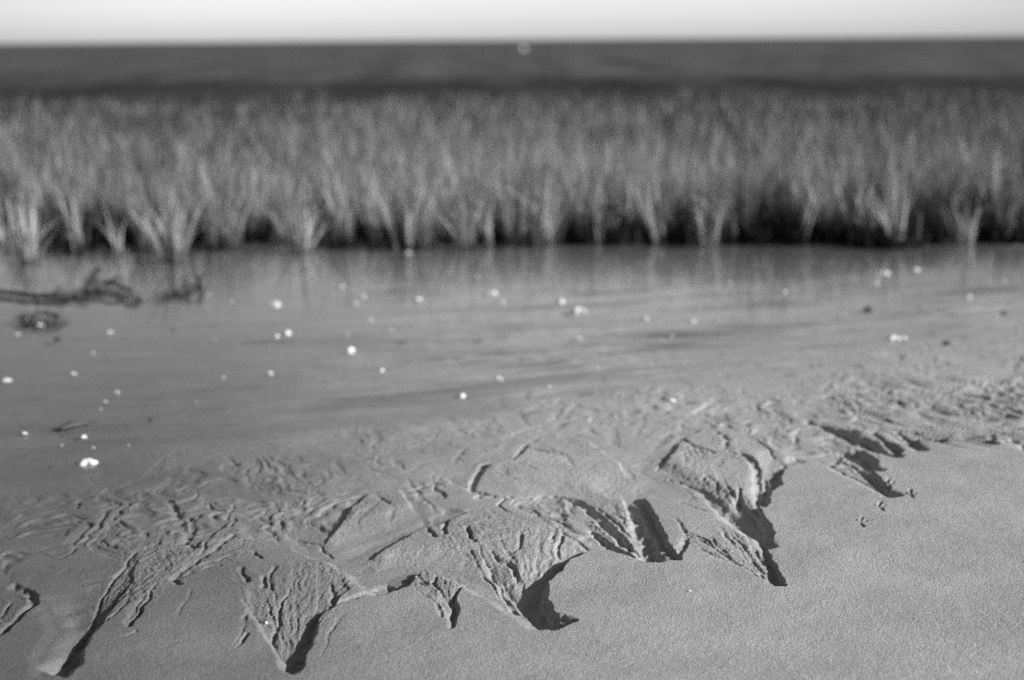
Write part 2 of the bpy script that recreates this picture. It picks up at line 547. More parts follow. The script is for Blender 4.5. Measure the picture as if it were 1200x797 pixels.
gr([(1050, 462), (1076, 473)], 2.5, 4)
gr([(1018, 486), (1036, 490)], 3, 6); gr([(1038, 487), (1046, 494)], 3, 5)
gr([(968, 470), (1010, 482)], 2.5, 3); gr([(978, 458), (1004, 464)], 2.5, 3)
# creases in the half-drained middle
for pts, w, d in [
    ([(294, 564), (310, 568), (330, 570), (348, 573)], 4, 9), ([(325, 538), (336, 548), (348, 561)], 4, 7),
    ([(268, 535), (276, 543), (290, 546)], 3.5, 6), ([(351, 550), (360, 559)], 3, 5), ([(346, 532), (352, 540)], 3, 4),
    ([(384, 549), (388, 560)], 3, 4), ([(394, 541), (408, 556)], 3, 4), ([(477, 559), (491, 575), (511, 595)], 3, 6),
    ([(502, 559), (527, 570)], 2.5, 4), ([(439, 577), (450, 586), (464, 593)], 3.5, 8), ([(430, 546), (448, 555)], 3, 5),
    ([(464, 537), (474, 549)], 4, 5), ([(482, 528), (511, 514)], 3.5, 4), ([(547, 523), (540, 532), (532, 541)], 2.5, 5),
    ([(405, 528), (430, 537), (463, 548)], 3, 4), ([(416, 500), (412, 510)], 3.5, 4), ([(434, 500), (448, 514)], 3.5, 4),
    ([(470, 510), (505, 500)], 3, 3), ([(402, 600), (414, 590), (430, 578)], 3, 6), ([(398, 602), (408, 604)], 3, 6),
    ([(440, 590), (424, 604), (420, 614)], 3, 4), ([(464, 594), (456, 606)], 3, 4), ([(615, 520), (640, 524), (664, 532)], 3, 5),
    ([(650, 504), (686, 511)], 3, 5), ([(690, 500), (704, 510)], 3, 4), ([(720, 500), (724, 522)], 5, 4), ([(737, 545), (742, 556)], 3, 4),
    ([(571, 548), (600, 560), (640, 565)], 3, 4), ([(600, 538), (616, 545), (630, 552)], 4, 4), ([(664, 533), (672, 544)], 3, 4),
    ([(590, 546), (598, 560)], 4, 4), ([(730, 492), (760, 500)], 3, 3), ([(745, 510), (756, 490)], 3, 3),
    ([(300, 518), (330, 524)], 3, 3), ([(640, 470), (655, 480)], 3, 3), ([(560, 490), (580, 500)], 3, 3),
    ([(645, 588), (641, 600)], 3, 3), ([(660, 590), (656, 602)], 3, 3), ([(612, 590), (626, 598)], 3, 4),
]:
    crease(pts, w * 1.1, d * 0.65)
# bird tracks on the dry bank
for cx, cy in ((1041, 566), (1067, 579), (1031, 594), (1009, 612)):
    gr([(cx, cy), (cx - 6, cy - 3)], 1.7, 6); gr([(cx, cy), (cx + 2, cy - 7)], 1.7, 6)
    gr([(cx, cy), (cx + 7, cy - 2)], 1.7, 6); gr([(cx, cy), (cx + 3, cy + 4)], 1.7, 5)
# many thin rills radiating out of each pit across the fan behind it
rr = random.Random(3)
for (hx, hy), fan, n in [
    ((343, 776), [(300, 690), (320, 668), (350, 660), (375, 668), (395, 684)], 4),
    ((618, 705), [(545, 640), (570, 622), (600, 612), (635, 614), (668, 632)], 5),
    ((904, 676), [(815, 632), (835, 622), (855, 618), (872, 622), (886, 634)], 5),
    ((532, 725), [(478, 676), (495, 670), (515, 670), (540, 680)], 3),
    ((753, 640), [(700, 590), (712, 578), (726, 574), (736, 584)], 3),
    ((880, 612), [(800, 556), (830, 545), (860, 545), (880, 560)], 3),
    ((105, 735), [(140, 690), (165, 670), (190, 660), (205, 655)], 3),
    ((205, 678), [(170, 640), (190, 630), (215, 632), (240, 640)], 2),
    ((1045, 574), [(975, 536), (990, 530), (1010, 540)], 5)]:
    for k in range(n):
        f = rr.random() * (len(fan) - 1); i = int(f); f -= i
        tx = fan[i][0] * (1 - f) + fan[i + 1][0] * f + rr.gauss(0, 3)
        ty = fan[i][1] * (1 - f) + fan[i + 1][1] * f + rr.gauss(0, 3)
        s0 = rr.uniform(0.08, 0.35)
        bend = rr.gauss(0, 5)
        pts = []
        for q in range(4):
            u = s0 + (1 - s0) * q / 3
            b = math.sin(u * math.pi) * bend
            pts.append((hx + (tx - hx) * u + b + rr.gauss(0, .8), hy + (ty - hy) * u + b * .4 + rr.gauss(0, .8)))
        gr(pts, [rr.uniform(1.2, 2.2), rr.uniform(1.2, 3.0)], [rr.uniform(1.5, 2.6), rr.uniform(0.2, 0.8)], 3.0)


def terrain(x, y):
    """height, wetness and darkening of the sand at flat arrays x, y (metres)"""
    z = base_z(x, y)
    s = shore_s(x, y)
    near = (y < 6.0) & (y > 0.8) & (np.abs(x) < 3.2)
    xi = x[near]; yi = y[near]; si = s[near]
    # crumbly outline: warp the survey a little
    wx = xi + 0.005 * fbm(xi * 18, yi * 18, 4, 1) + 0.0006 * perlin(xi * 90, yi * 90, 5)
    wy = yi + 0.009 * fbm(xi * 16, yi * 16, 3, 2) + 0.0013 * perlin(xi * 90, yi * 90, 6)
    hi = None; top = None
    mesa = None
    for k, poly in enumerate((BANK, M3, M4, M5, M7, M8, STRIP)):
        pp = P(poly)
        d, d_steep, d_soft = poly_sd(wx, wy, pp, (0.95, -0.30, 0.35) if k == 0 else (0.0, -1.0, 0.10))
        wsoft = 0.030 if k == 0 else (0.14 if k == 3 else (0.10 if k < 3 else 0.055))
        # steep towards the water; slumped on the sunny side of the bank, running out landward on the remnants
        tp = sstep(0.0, 0.010, d_steep) * sstep(0.0, wsoft, d_soft) * (d > 0)
        top = tp if top is None else np.maximum(top, tp)
        hi = d if hi is None else np.maximum(hi, d)
        if k:
            mesa = d if mesa is None else np.maximum(mesa, d)
    drop = 0.0125 * (1 - 0.75 * sstep(0.15, 0.9, si)) * (0.30 + 0.70 * sstep(-0.72, -0.42, xi + 0.1 * (yi - 2.3)))
    dz = -drop * (1 - top)
    # floors of the channels keep falling away from the foot of the scarp
    dz -= 0.004 * sstep(0.0, 0.06, -hi) * (1 - sstep(0.3, 0.9, si))
    # eroded wedges, deepest at the head, with a steep shaded wall on the sunny side and a slumped one opposite
    for poly, head, far, dep in BOWLS:
        d, d1, d2 = poly_sd(wx, wy, P(poly), (-0.95, 0.30, 0.25))
        c = P([head])[0]; e = P([far])[0] - c; R = np.hypot(*e)
        al = np.clip(((xi - c[0]) * e[0] + (yi - c[1]) * e[1]) / (R * R), 0, 1)
        dz -= (d > 0) * sstep(0, 0.007, d1) * sstep(0, 0.05 if dep == 20 else 0.022, d2) * dep * 1e-3 * (1 - al) ** 1.3
    # grooves
    G = np.zeros_like(xi)
    for pts, w, d, soft, sub in GR:
        pw = P(pts)
        loc = pw[:, 1] / FPX
        vals = np.stack([np.array(w) * loc, np.array(d) * 1e-3], 1)
        q, v = catmull(pw, vals, sub)
        m = v[:, 0].max() * 1.2 * soft + 0.01
        sel = np.nonzero((wx > q[:, 0].min() - m) & (wx < q[:, 0].max() + m) & (wy > q[:, 1].min() - m * 2) & (wy < q[:, 1].max() + m * 2))[0]
        if not len(sel):
            continue
        X = wx[sel]; Y = wy[sel]; best = np.zeros(len(sel))
        n = len(q) - 1
        for i in range(n):
            a, b = q[i], q[i + 1]
            e = b - a
            t = np.clip(((X - a[0]) * e[0] + (Y - a[1]) * e[1]) / (e @ e + 1e-12), 0, 1)
            dd = np.hypot(X - a[0] - t * e[0], Y - a[1] - t * e[1])
            ww = v[i, 0] + (v[i + 1, 0] - v[i, 0]) * t
            de = v[i, 1] + (v[i + 1, 1] - v[i, 1]) * t
            side = (X - a[0]) * 0.85 - (Y - a[1]) * 0.5 - (t * e[0] * 0.85 - t * e[1] * 0.5)   # >0: the sunny bank
            ss = side / (dd + 1e-9)
            r = dd / (ww * np.where(ss > 0, 1.1, 1.1 + (soft - 1.1) * -ss))
            best = np.maximum(best, de * (1 - sstep(0.2, 1.0, r)))
        G[sel] = np.maximum(G[sel], best)
    dz -= G * (0.72 + 0.45 * fbm(xi * 40, yi * 25, 2, 21))
    # rough, crumbled tops of the remnants and of the fans
    fan = np.zeros_like(xi)
    for (px, py, rx, ry) in ((350, 690, 75, 50), (590, 645, 90, 45), (850, 640, 60, 32), (515, 685, 40, 20), (185, 670, 60, 40),
                             (640, 540, 90, 40), (840, 545, 70, 45), (250, 640, 60, 40), (440, 600, 60, 35), (990, 525, 60, 25)):
        c = P([(px, py)])[0]; lx = P([(px + rx, py)])[0]; ly = P([(px, py - ry)])[0]
        fan = np.maximum(fan, 1 - sstep(0.45, 1.1, np.hypot((xi - c[0]) / abs(lx[0] - c[0]), (yi - c[1]) / abs(ly[1] - c[1]))))
    # rills fanning out of each pit, as ridged noise in polar coordinates about it
    for k, (px, py, tx, ty, r0, r1_, wid) in enumerate(((340, 782, 345, 655, 0.03, 0.62, 0.34), (620, 716, 603, 612, 0.04, 0.62, 0.34), (908, 682, 840, 622, 0.03, 0.36, 0.40),
                                           (532, 732, 506, 668, 0.02, 0.36, 0.24), (762, 652, 715, 580, 0.04, 0.42, 0.26), (880, 616, 822, 552, 0.03, 0.42, 0.26),
                                           (100, 745, 185, 650, 0.04, 0.70, 0.24), (208, 678, 205, 628, 0.02, 0.35, 0.6), (1046, 577, 985, 530, 0.02, 0.4, 0.3))):
        c = P([(px, py)])[0]; e = P([(tx, ty)])[0] - c
        dx_ = xi - c[0]; dy_ = yi - c[1]
        r = np.hypot(dx_, dy_)
        th = np.arctan2(dx_ * e[1] - dy_ * e[0], dx_ * e[0] + dy_ * e[1])
        m = sstep(r0 * 0.5, r0 * 2, r) * (1 - sstep(r1_ * 0.6, r1_, r)) * (1 - sstep(wid * 0.75, wid * 1.15, np.abs(th)))
        ok = m > 0
        q = np.abs(fbm(th[ok] * 15 + 0.9 * perlin(xi[ok] * 12, yi[ok] * 9, 400 + k), r[ok] * 5, 3, 410 + k, 0.6))
        dz[ok] += m[ok] * (0.0024 * np.minimum(q, 0.5) - 0.0006)
    lowland = sstep(0.0, 0.03, -hi)
    eroded = np.maximum(fan * (hi > -0.01), sstep(0.0, 0.01, mesa) * 0.8)
    # ridged creases
    rough = 0.45 + 0.75 * sstep(-0.25, 0.45, fbm(xi * 6, yi * 4, 2, 39))
    ax = xi * 8 + 0.9 * fbm(xi * 5, yi * 5, 3, 31); ay = yi * 5.5 + 0.9 * fbm(xi * 5, yi * 5, 3, 32)
    r1 = np.abs(fbm(ax, ay, 4, 40, 0.55)); r2 = np.abs(fbm(ax * 2.3 + 7, ay * 2.3, 3, 44, 0.55))
    dz += eroded * ((0.0050 * np.minimum(r1, 0.4) + 0.0022 * np.minimum(r2, .4)) * rough + 0.0016 * rough * np.abs(fbm(xi * 75, yi * 60, 3, 47, 0.65)) + 0.0006 * fbm(xi * 170, yi * 120, 2, 48) - 0.0020)
    # half-drained flat beyond the scarp: softer creases, fading into the water
    mid = lowland * sstep(-0.02, 0.12, si) * (1 - sstep(0.75, 1.35, si))
    patch = 0.25 + 0.75 * sstep(-0.35, 0.2, fbm(xi * 2.2, yi * 2.2, 2, 61))
    bx = xi * 7 + 1.3 * fbm(xi * 4, yi * 4, 3, 51); by = yi * 4.5 + 1.3 * fbm(xi * 4, yi * 4, 3, 52)
    r3 = np.abs(fbm(bx, by, 4, 55, 0.5))
    dz += mid * patch * (0.0125 * np.minimum(r3, 0.45) - 0.0015)
    # parallel rills at the right
    c = P([(1120, 480)])[0]
    par = (1 - sstep(0.5, 1.0, np.hypot((xi - c[0] - .1) / 0.62, (yi - c[1]) / 0.62))) * sstep(-0.03, 0.04, si)
    ux = xi * 0.82 - yi * 0.57; uy = xi * 0.57 + yi * 0.82
    rp = np.abs(fbm(ux * 2.6, uy * 27 + 0.8 * fbm(xi * 4, yi * 4, 2, 71), 3, 70))
    dz += par * (0.020 * np.minimum(rp, 0.5) - 0.003)
    # dry sand: wind dimples and long swells
    dry = 1 - sstep(-0.02, 0.1, si)
    dz += dry * (0.0004 * fbm(xi * 60, yi * 60, 3, 81) + 0.0012 * fbm(xi * 9, yi * 9, 3, 82)) + 0.003 * perlin(xi * 2.1, yi * 2.1, 84)
    # fine grain everywhere that is not under water
    dz += 0.00045 * fbm(xi * 260, yi * 200, 2, 90) * (1 - 0.7 * sstep(0.1, 0.8, si) * (1 - eroded))
    z[near] += dz
    # low streaky ripples on the wet flat, running nearly across the view
    flat = sstep(0.9, 1.5, s) * (1 - sstep(8, 10, y))
    vx = x * 0.97 + y * 0.24; vy = -x * 0.24 + y * 0.97
    st = fbm(vx * 0.9, vy * 4.6 + 0.5 * perlin(x, y, 101), 4, 100)
    z += flat * (0.011 * st + 0.0045 * fbm(vx * 2.2 + 1, vy * 17 + 0.6 * perlin(x * 3, y * 3, 105), 3, 104)) + flat * 0.0015 * fbm(x * 14, y * 14, 3, 103)
    # wetness: near the water surface, lens falloff painted as darkening towards the low left, dry on the bank
    h = z - Z_WATER
    wet = 1 - sstep(0.001, 0.022, h + 0.004 * fbm(x * 6, y * 6, 3, 110))
    left_falloff = sstep(0.35, -1.0, x + 0.12 * fbm(x * 3, y * 3, 3, 111) + 0.10 * (y - 2.6))
    wet = np.clip(np.maximum(wet * 0.75, 0.6 * left_falloff), 0, 1)  # real wetness, raised at left by the painted lens falloff
    silt_shade = flat * sstep(0.20, 0.70, fbm(vx * 0.8 + 3, vy * 5.0, 4, 120)) * 0.8
    silt_shade = np.maximum(silt_shade, flat * 0.75 * sstep(0.08, 0.60, fbm(vx * 2.0, vy * 17, 3, 125)))
    silt_shade = np.maximum(silt_shade, 0.6 * (s > 0.75) * sstep(0.62, 0.8, fbm(x * 16, y * 9, 3, 126)) * (y < 7))
    silt_shade = np.maximum(silt_shade, 0.45 * sstep(-0.7, -1.6, x) * sstep(0.6, 1.2, s) * (0.6 + 0.4 * fbm(x * 3, y * 6, 3, 121)))  # wet flat darkened further towards the left
    gb = sstep(5.5, 6.9, y + 0.10 * x + 0.25 * fbm(x * 0.8, y * 4, 3, 131))  # muddy ground under the grass, with its reflection painted on the sand before it
    silt_shade = np.maximum(np.maximum(silt_shade, gb * 0.85), 0.90 * left_falloff)
    return z, wet, np.clip(silt_shade, 0, 1)


def screen_rows():
    rows = list(np.linspace(-4.0, 1.2, 14))
    py = 1010.0
    while py > 300:
        g = ground(600, py)[1]
        if g > rows[-1] + 1e-4:
            rows.append(g)
        py -= 0.72 if 425 < py < 800 else 1.6
    y = rows[-1]
    step = 0.06
    while y < 9000:
        step *= 1.12
        y += step
        rows.append(y)
    return np.array(rows)


ROWS = screen_rows()
tc = np.arange(-0.40, 0.4001, 0.00072)
outer = 0.4 * np.exp(np.linspace(0.02, 3.0, 70))
COLS = np.concatenate([-outer[::-1], tc, outer])
gy, gx = np.meshgrid(ROWS, COLS, indexing='ij')
X = (gx * np.maximum(gy, 0.9)).ravel(); Y = gy.ravel()
Zt, WET_FALLOFF, SILT_SHADE = terrain(X, Y)
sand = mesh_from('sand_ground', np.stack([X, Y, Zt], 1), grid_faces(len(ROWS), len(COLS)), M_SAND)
attr(sand, 'wet', WET_FALLOFF); attr(sand, 'silt_shade', SILT_SHADE)
sand['kind'] = 'structure'


ZG = Zt.reshape(len(ROWS), len(COLS))


def land(px, py):
    """survey point with its real ground height"""
    z = 0.0
    for _ in range(4):
        g = ground(px, py, z)
        i = min(max(int(np.searchsorted(ROWS, g[1])), 1), len(ROWS) - 1)
        j = min(max(int(np.searchsorted(COLS, g[0] / g[1])), 1), len(COLS) - 1)
        z = float(ZG[i - 1:i + 1, j - 1:j + 1].mean())
    return g[0], g[1], z


# ------------------------------------------------------------------ water
def sheet(name, ys, xs_fn, zfn, mat):
    yy, uu = np.meshgrid(ys, xs_fn, indexing='ij')
    return yy, uu


wy_ = np.linspace(1.9, 23.0, 60); wu = np.linspace(-1, 1, 60)
yy, uu = np.meshgrid(wy_, wu, indexing='ij')
xx = uu * (10 + yy * 0.8)
pool = mesh_from('tidal_water', np.stack([xx.ravel(), yy.ravel(), np.full(xx.size, Z_WATER)], 1), grid_faces(60, 60), M_WATER)
pool['kind'] = 'structure'
sy = [23.0]; st = 0.12
while sy[-1] < 12000:
    sy.append(sy[-1] + st); st *= 1.022
sy = np.array(sy)
su = np.concatenate([-np.exp(np.linspace(2.2, -1.0, 40)), np.linspace(-0.36, 0.36, 240), np.exp(np.linspace(-1.0, 2.2, 40))])
yy, uu = np.meshgrid(sy, su, indexing='ij')
xx = uu * yy
X_ = xx.ravel(); Y_ = yy.ravel()
amp = 0.055 * sstep(23, 34, Y_)
Zs = Z_WATER - 0.01 + amp * fbm(X_ * 0.5, Y_ * 1.3, 3, 200)
sea = mesh_from('sea', np.stack([X_, Y_, Zs], 1), grid_faces(len(sy), len(su)), M_SEA)
sea['kind'] = 'structure'


# ------------------------------------------------------------------ marsh grass
def blades(px, py, pz, ang, lean, hgt, wid, curve, tone, base_shade, seg=4):
    """all blades at once: arrays of n; returns verts, faces, tone per vertex"""
    n = len(px)
    t = np.linspace(0, 1, seg + 1)[None, :]
    dx = np.cos(ang)[:, None]; dy = np.sin(ang)[:, None]
    out = np.sin(lean)[:, None] * t * hgt[:, None] + curve[:, None] * hgt[:, None] * t ** 2.4
    up = np.cos(lean)[:, None] * t * hgt[:, None] - 0.35 * np.abs(curve)[:, None] * hgt[:, None] * t ** 3
    cx = px[:, None] + dx * out; cy = py[:, None] + dy * out; cz = pz[:, None] + up
    w = wid[:, None] * (1 - t ** 1.7 * 0.93)
    tw = RNG.uniform(0, math.pi, n)[:, None] + 0.8 * t
    sx = np.cos(tw); s_y = np.sin(tw)
    A = np.stack([cx - sx * w, cy - s_y * w, cz], -1); B = np.stack([cx + sx * w, cy + s_y * w, cz], -1)
    V = np.stack([A, B], 2).reshape(n, -1, 3)
    m = (seg + 1) * 2
    f = np.array([[2 * i, 2 * i + 1, 2 * i + 3, 2 * i + 2] for i in range(seg)])
    F = (np.arange(n)[:, None, None] * m + f[None]).reshape(-1, 4)
    T = np.repeat((tone[:, None] * (0.06 + 0.96 * sstep(0, 1, (t - base_shade[:, None] + 0.22) / 0.5) + 0.1 * t)), 2, axis=1).reshape(-1)  # blade foot darkened as painted shade
    return V.reshape(-1, 3), F, T


def tuft_blades(tx, ty, tz, hs, nb, spread, wscale, seg=4, base_shade=None, tmean=0.5):
    """tuft centres -> blades fanning out of each"""
    idx = np.repeat(np.arange(len(tx)), nb)
    n = len(idx)
    ang = RNG.uniform(0, 2 * math.pi, n)
    lean = (0.04 + np.abs(RNG.normal(0, 0.19, n))) * spread[idx]
    h = hs[idx] * RNG.uniform(0.55, 1.08, n)
    r = np.abs(RNG.normal(0, 0.022, n)) * spread[idx]
    px = tx[idx] + np.cos(ang) * r; py = ty[idx] + np.sin(ang) * r
    wid = RNG.uniform(0.003, 0.0075, n) * wscale[idx]
    curve = RNG.normal(0.06, 0.11, n)
    bent = RNG.uniform(0, 1, n) < 0.06
    curve = np.where(bent, RNG.uniform(0.35, 0.7, n), curve)
    tt = np.clip(tmean + RNG.normal(0, 0.14, len(tx)), 0.05, 1)
    base_shade = np.full(len(tx), 0.16) if base_shade is None else base_shade
    tone = np.clip(tt[idx] + RNG.normal(0, 0.26, n), 0.0, 1.0)
    return blades(px, py, tz[idx], ang, lean, h, wid, curve, tone, base_shade[idx] * RNG.uniform(0.7, 1.3, n), seg)


EL = np.array(ground(0, 297, Z_WATER)); ER = np.array(ground(1200, 281, Z_WATER))
SLOPE = (ER[1] - EL[1]) / (ER[0] - EL[0])


def edge_y(x):
    return EL[1] + SLOPE * (x - EL[0]) + 0.10 * perlin(x * 1.3 + 5, x * 0 + 0.5, 300) - 0.22 * sstep(1.0, 2.3, x) + 0.13 * perlin(x * 4.3, x * 0 + 9.5, 301)


def field(y0, y1, dens, nb, wscale, seg):
    wmax = 1.5 + 0.60 * y1
    n = int(dens * 2 * wmax * (y1 - y0))
    x = RNG.uniform(-wmax, wmax, n); v = RNG.uniform(y0, y1, n)
    y = edge_y(x) + v
    keep = (np.abs(x) < 1.5 + 0.50 * y)
    if y0 == 0:
        # gaps between the clumps of the front fringe; undercut hollow right of the middle with a few lone stalks before it
        keep &= (v > 0.06 + 0.30 * sstep(-0.05, 0.45, perlin(x * 2.7, x * 0 + 4.4, 310)))
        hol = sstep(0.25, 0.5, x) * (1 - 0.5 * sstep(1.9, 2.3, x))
        keep &= (v > 0.16 * hol * (1 + 0.5 * perlin(x * 2.3, x * 0 + 1.7, 312))) | (RNG.uniform(0, 1, n) < 0.02)
    keep &= y < FAR_Y + 2.2 * perlin(x * 0.35, x * 0 + 2.2, 333) + RNG.normal(0, 1.0, n)
    # thin places further in
    keep &= RNG.uniform(0, 1, n) < 0.60 + 0.6 * perlin(x * 0.9, y * 0.7, 335) + 0.3
    x = x[keep]; y = y[keep]; v = v[keep]
    hs = 0.41 * (1 + 0.22 * fbm(x * 0.8, y * 0.5, 3, 320)) * RNG.uniform(0.68, 1.15, len(x))
    hs *= 1 - 0.20 * sstep(5, 13, v)
    sp = RNG.uniform(0.6, 1.3, len(x))
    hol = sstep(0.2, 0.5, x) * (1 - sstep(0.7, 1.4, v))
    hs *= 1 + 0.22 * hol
    base_shade = 0.15 + 0.10 * sstep(0.25, 0.8, v) + 0.32 * hol                     # shade painted on the foot of the stems, higher along the undercut edge
    tmean = 0.52 - 0.16 * sstep(0.8, 5.0, v) - 0.25 * sstep(4.5, 12, v) - 0.10 * sstep(0.5, 2.5, x) - 0.10 * sstep(-1.0, -2.6, x)  # darker with depth and to the right; lens falloff painted in at left
    z = np.full(len(x), Z_WATER - 0.03)
    return tuft_blades(x, y, z, hs, nb, sp, np.full(len(x), wscale), seg, base_shade, tmean)


FAR_Y = 21.0
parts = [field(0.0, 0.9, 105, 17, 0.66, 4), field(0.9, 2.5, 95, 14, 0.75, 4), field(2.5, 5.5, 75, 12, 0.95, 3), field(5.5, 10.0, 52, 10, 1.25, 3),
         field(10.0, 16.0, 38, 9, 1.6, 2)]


def shade_stems():
    """short dark stems added as painted shade at the foot of the living grass"""
    n = 3400
    x = RNG.uniform(-5, 5, n); v = RNG.uniform(0.04, 1.3, n)
    ok = (v > 0.12 + 0.20 * (x < 0.3) + 0.26 * perlin(x * 3.3, x * 0 + 7.1, 340)) & (RNG.uniform(0, 1, n) < 0.30 + 0.65 * sstep(0.0, 0.6, x))
    x = x[ok]; v = v[ok]; n = len(x)
    n2 = np.full(n, Z_WATER - 0.02)
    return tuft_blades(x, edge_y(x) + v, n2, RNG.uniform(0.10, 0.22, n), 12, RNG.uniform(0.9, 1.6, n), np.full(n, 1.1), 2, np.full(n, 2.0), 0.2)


parts.append(shade_stems())
off = 0; VV = []; FF = []; TT = []
for v_, f_, t_ in parts:
    VV.append(v_); FF.append(f_ + off); TT.append(t_); off += len(v_)
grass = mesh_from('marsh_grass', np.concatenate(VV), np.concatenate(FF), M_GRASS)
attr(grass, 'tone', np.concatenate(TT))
tag(grass, 'dense stand of upright marsh grass between the tidal pool and the sea', 'grass', kind='stuff')


def free_tuft(px, py, h, nb, spread, label, lean=0.0, xy=None):
    x, y = ground(px, py, Z_WATER) if xy is None else xy
    v, f, t = tuft_blades(np.zeros(1), np.zeros(1), np.array([-0.02]), np.array([h]), nb, np.array([spread]), np.array([0.95]), 5, np.array([0.10]), 0.62)
    v = v.copy(); v[:, 0] += lean * v[:, 2]
    o = mesh_from('grass_tuft', v, f, M_GRASS)
    attr(o, 'tone', np.clip(t * 1.2, 0, 1))
    o.location = (x, y, Z_WATER)
    tag(o, label, 'grass tuft', 'grass tufts standing out from the marsh edge')
    return o


free_tuft(965, 280, 0.41, 33, 0.6, 'tall narrow grass sheaf in front of the dark hollow at the right marsh edge')
free_tuft(1022, 284, 0.30, 18, 0.9, 'thin grass tuft in the water beside the bent reed', -0.1)
free_tuft(36, 306, 0.37, 39, 1.1, 'leftmost grass tuft growing forward into the pool near the driftwood')
free_tuft(205, 303, 0.35, 44, 1.3, 'splayed grass fan in water behind the gap between the two driftwood pieces')
free_tuft(740, 276, 0.35, 28, 0.8, 'slim grass tuft left of the dark hollow in the marsh edge')
free_tuft(548, 290, 0.35, 44, 1.2, 'bushy bright grass tuft at the middle of the marsh edge')
free_tuft(352, 293, 0.37, 39, 1.15, 'V-shaped grass tuft between two dark gaps of the marsh edge')


taken = [ground(px, py, Z_WATER)[0] for px, py in ((965, 280), (1022, 284), (36, 306), (205, 303), (740, 276), (548, 290), (352, 293))]
xr = -2.9
while xr < 2.9:
    xr += random.choice((0.07, 0.11, 0.16, 0.24)) * random.uniform(0.8, 1.2) * (1.0 if xr < 0.35 else 2.0)
    if min(abs(xr - q) for q in taken) < 0.08:
        continue
    ye = float(edge_y(np.array([xr]))[0]) + random.uniform(-0.02, 0.26)
    free_tuft(0, 0, random.uniform(0.24, 0.46), random.randint(12, 34), random.uniform(0.5, 1.15),
              'upright grass tuft in the row along the marsh edge, dark gaps on both sides', random.uniform(-0.22, 0.22), (xr, ye))


def tube(name, pts, radii, mat, sides=9, knob=0.25, seed=0, parent=None, sub=5):
    q, v = catmull(np.array(pts, float), np.array(radii, float)[:, None], sub)
    v = v[:, 0]
    r = random.Random(seed)
    V = []; F = []
    nrm = Vector((0, 0, 1))
    for i, p in enumerate(q):
        a = Vector(q[min(i + 1, len(q) - 1)]) - Vector(q[max(i - 1, 0)])
        a.normalize()
        s = a.cross(nrm)
        if s.length < 1e-3:
            s = a.cross(Vector((0, 1, 0)))
        s.normalize(); u = s.cross(a)
        for k in range(sides):
            th = 2 * math.pi * k / sides
            rad = v[i] * (1 + knob * r.uniform(-1, 1))
            V.append(Vector(p) + s * math.cos(th) * rad + u * math.sin(th) * rad)
    n = len(q)
    for i in range(n - 1):
        for k in range(sides):
            F.append((i * sides + k, i * sides + (k + 1) % sides, (i + 1) * sides + (k + 1) % sides, (i + 1) * sides + k))
    V.append(Vector(q[0])); V.append(Vector(q[-1]))
    for k in range(0, sides):
        F.append((len(V) - 2, (k + 1) % sides, k, len(V) - 2))
        F.append((len(V) - 1, (n - 1) * sides + k, (n - 1) * sides + (k + 1) % sides, len(V) - 1))
    me = bpy.data.meshes.new(name)
    me.from_pydata([tuple(p) for p in V], [], [tuple(dict.fromkeys(f)) for f in F])
    for p in me.polygons:
        p.use_smooth = True
    me.materials.append(mat)
    o = bpy.data.objects.new(name, me); COL.objects.link(o)
    if parent:
        o.parent = parent
    return o


def wpt(px, py, z=0.0):
    x, y = ground(px, py, Z_WATER + z)
    return (x, y, Z_WATER + z)


def lift(px, base_py, py):
    """a point above the water: foot at base_py, seen at py"""
    x, y = ground(px, base_py, Z_WATER)
    d = FWD * FPX + RIGHT * (px - CX) - UP * (py - CY)
    t = y / d.y
    return (x, y, CAM_H + d.z * t)


# broken reed bent over at the right of the marsh edge
reed = tube('bent_reed', [lift(1026, 280, 281), lift(1030, 280, 270), lift(1036, 280, 262), lift(1046, 281, 263), lift(1052, 281, 272)],
            [0.006, 0.006, 0.006, 0.005, 0.004], mat_gray('dry_reed', 0.3, 0.42, 40, 0.5), 7, 0.08, 5)
tag(reed, 'pale broken reed bent into an arch over the water at the marsh edge', 'reed')

# driftwood lying in the pool
g1 = bpy.data.objects.new('driftwood_branch', None); COL.objects.link(g1)
tag(g1, 'long dark forked driftwood branch reaching in from the left edge of the pool', 'driftwood', 'driftwood in the shallow pool')
tube('branch_stem', [lift(-40, 344, 340), lift(0, 346, 342), lift(35, 350, 346), lift(60, 351, 347), lift(85, 349, 345), lift(103, 342, 338), lift(114, 334, 330)],
     [0.0070, 0.0084, 0.0105, 0.0126, 0.0126, 0.0140, 0.0126], M_WOOD, 10, 0.25, 1, g1)
tube('branch_knot', [lift(104, 344, 340), lift(108, 334, 330), lift(113, 332, 320), lift(118, 332, 317)], [0.0154, 0.0182, 0.0140, 0.0056], M_WOOD, 10, 0.35, 2, g1)
tube('branch_fork', [lift(108, 338, 334), lift(124, 335, 331), lift(140, 339, 335), lift(154, 346, 342), lift(164, 353, 351)],
     [0.0119, 0.0099, 0.0084, 0.0084, 0.0064], M_WOOD, 10, 0.25, 3, g1)
tube('branch_fork', [lift(100, 346, 342), lift(116, 348, 344), lift(130, 351, 347), lift(142, 353, 352)], [0.0099, 0.0084, 0.0070, 0.0042], M_WOOD, 9, 0.25, 4, g1)
tube('branch_twig', [lift(111, 332, 322), lift(116, 332, 314), lift(122, 332, 318)], [0.0070, 0.0056, 0.0029], M_WOOD, 8, 0.2, 6, g1)
g2 = bpy.data.objects.new('driftwood_branch', None); COL.objects.link(g2)
tag(g2, 'shorter broken driftwood piece with an upright stub, right of the long branch', 'driftwood', 'driftwood in the shallow pool')
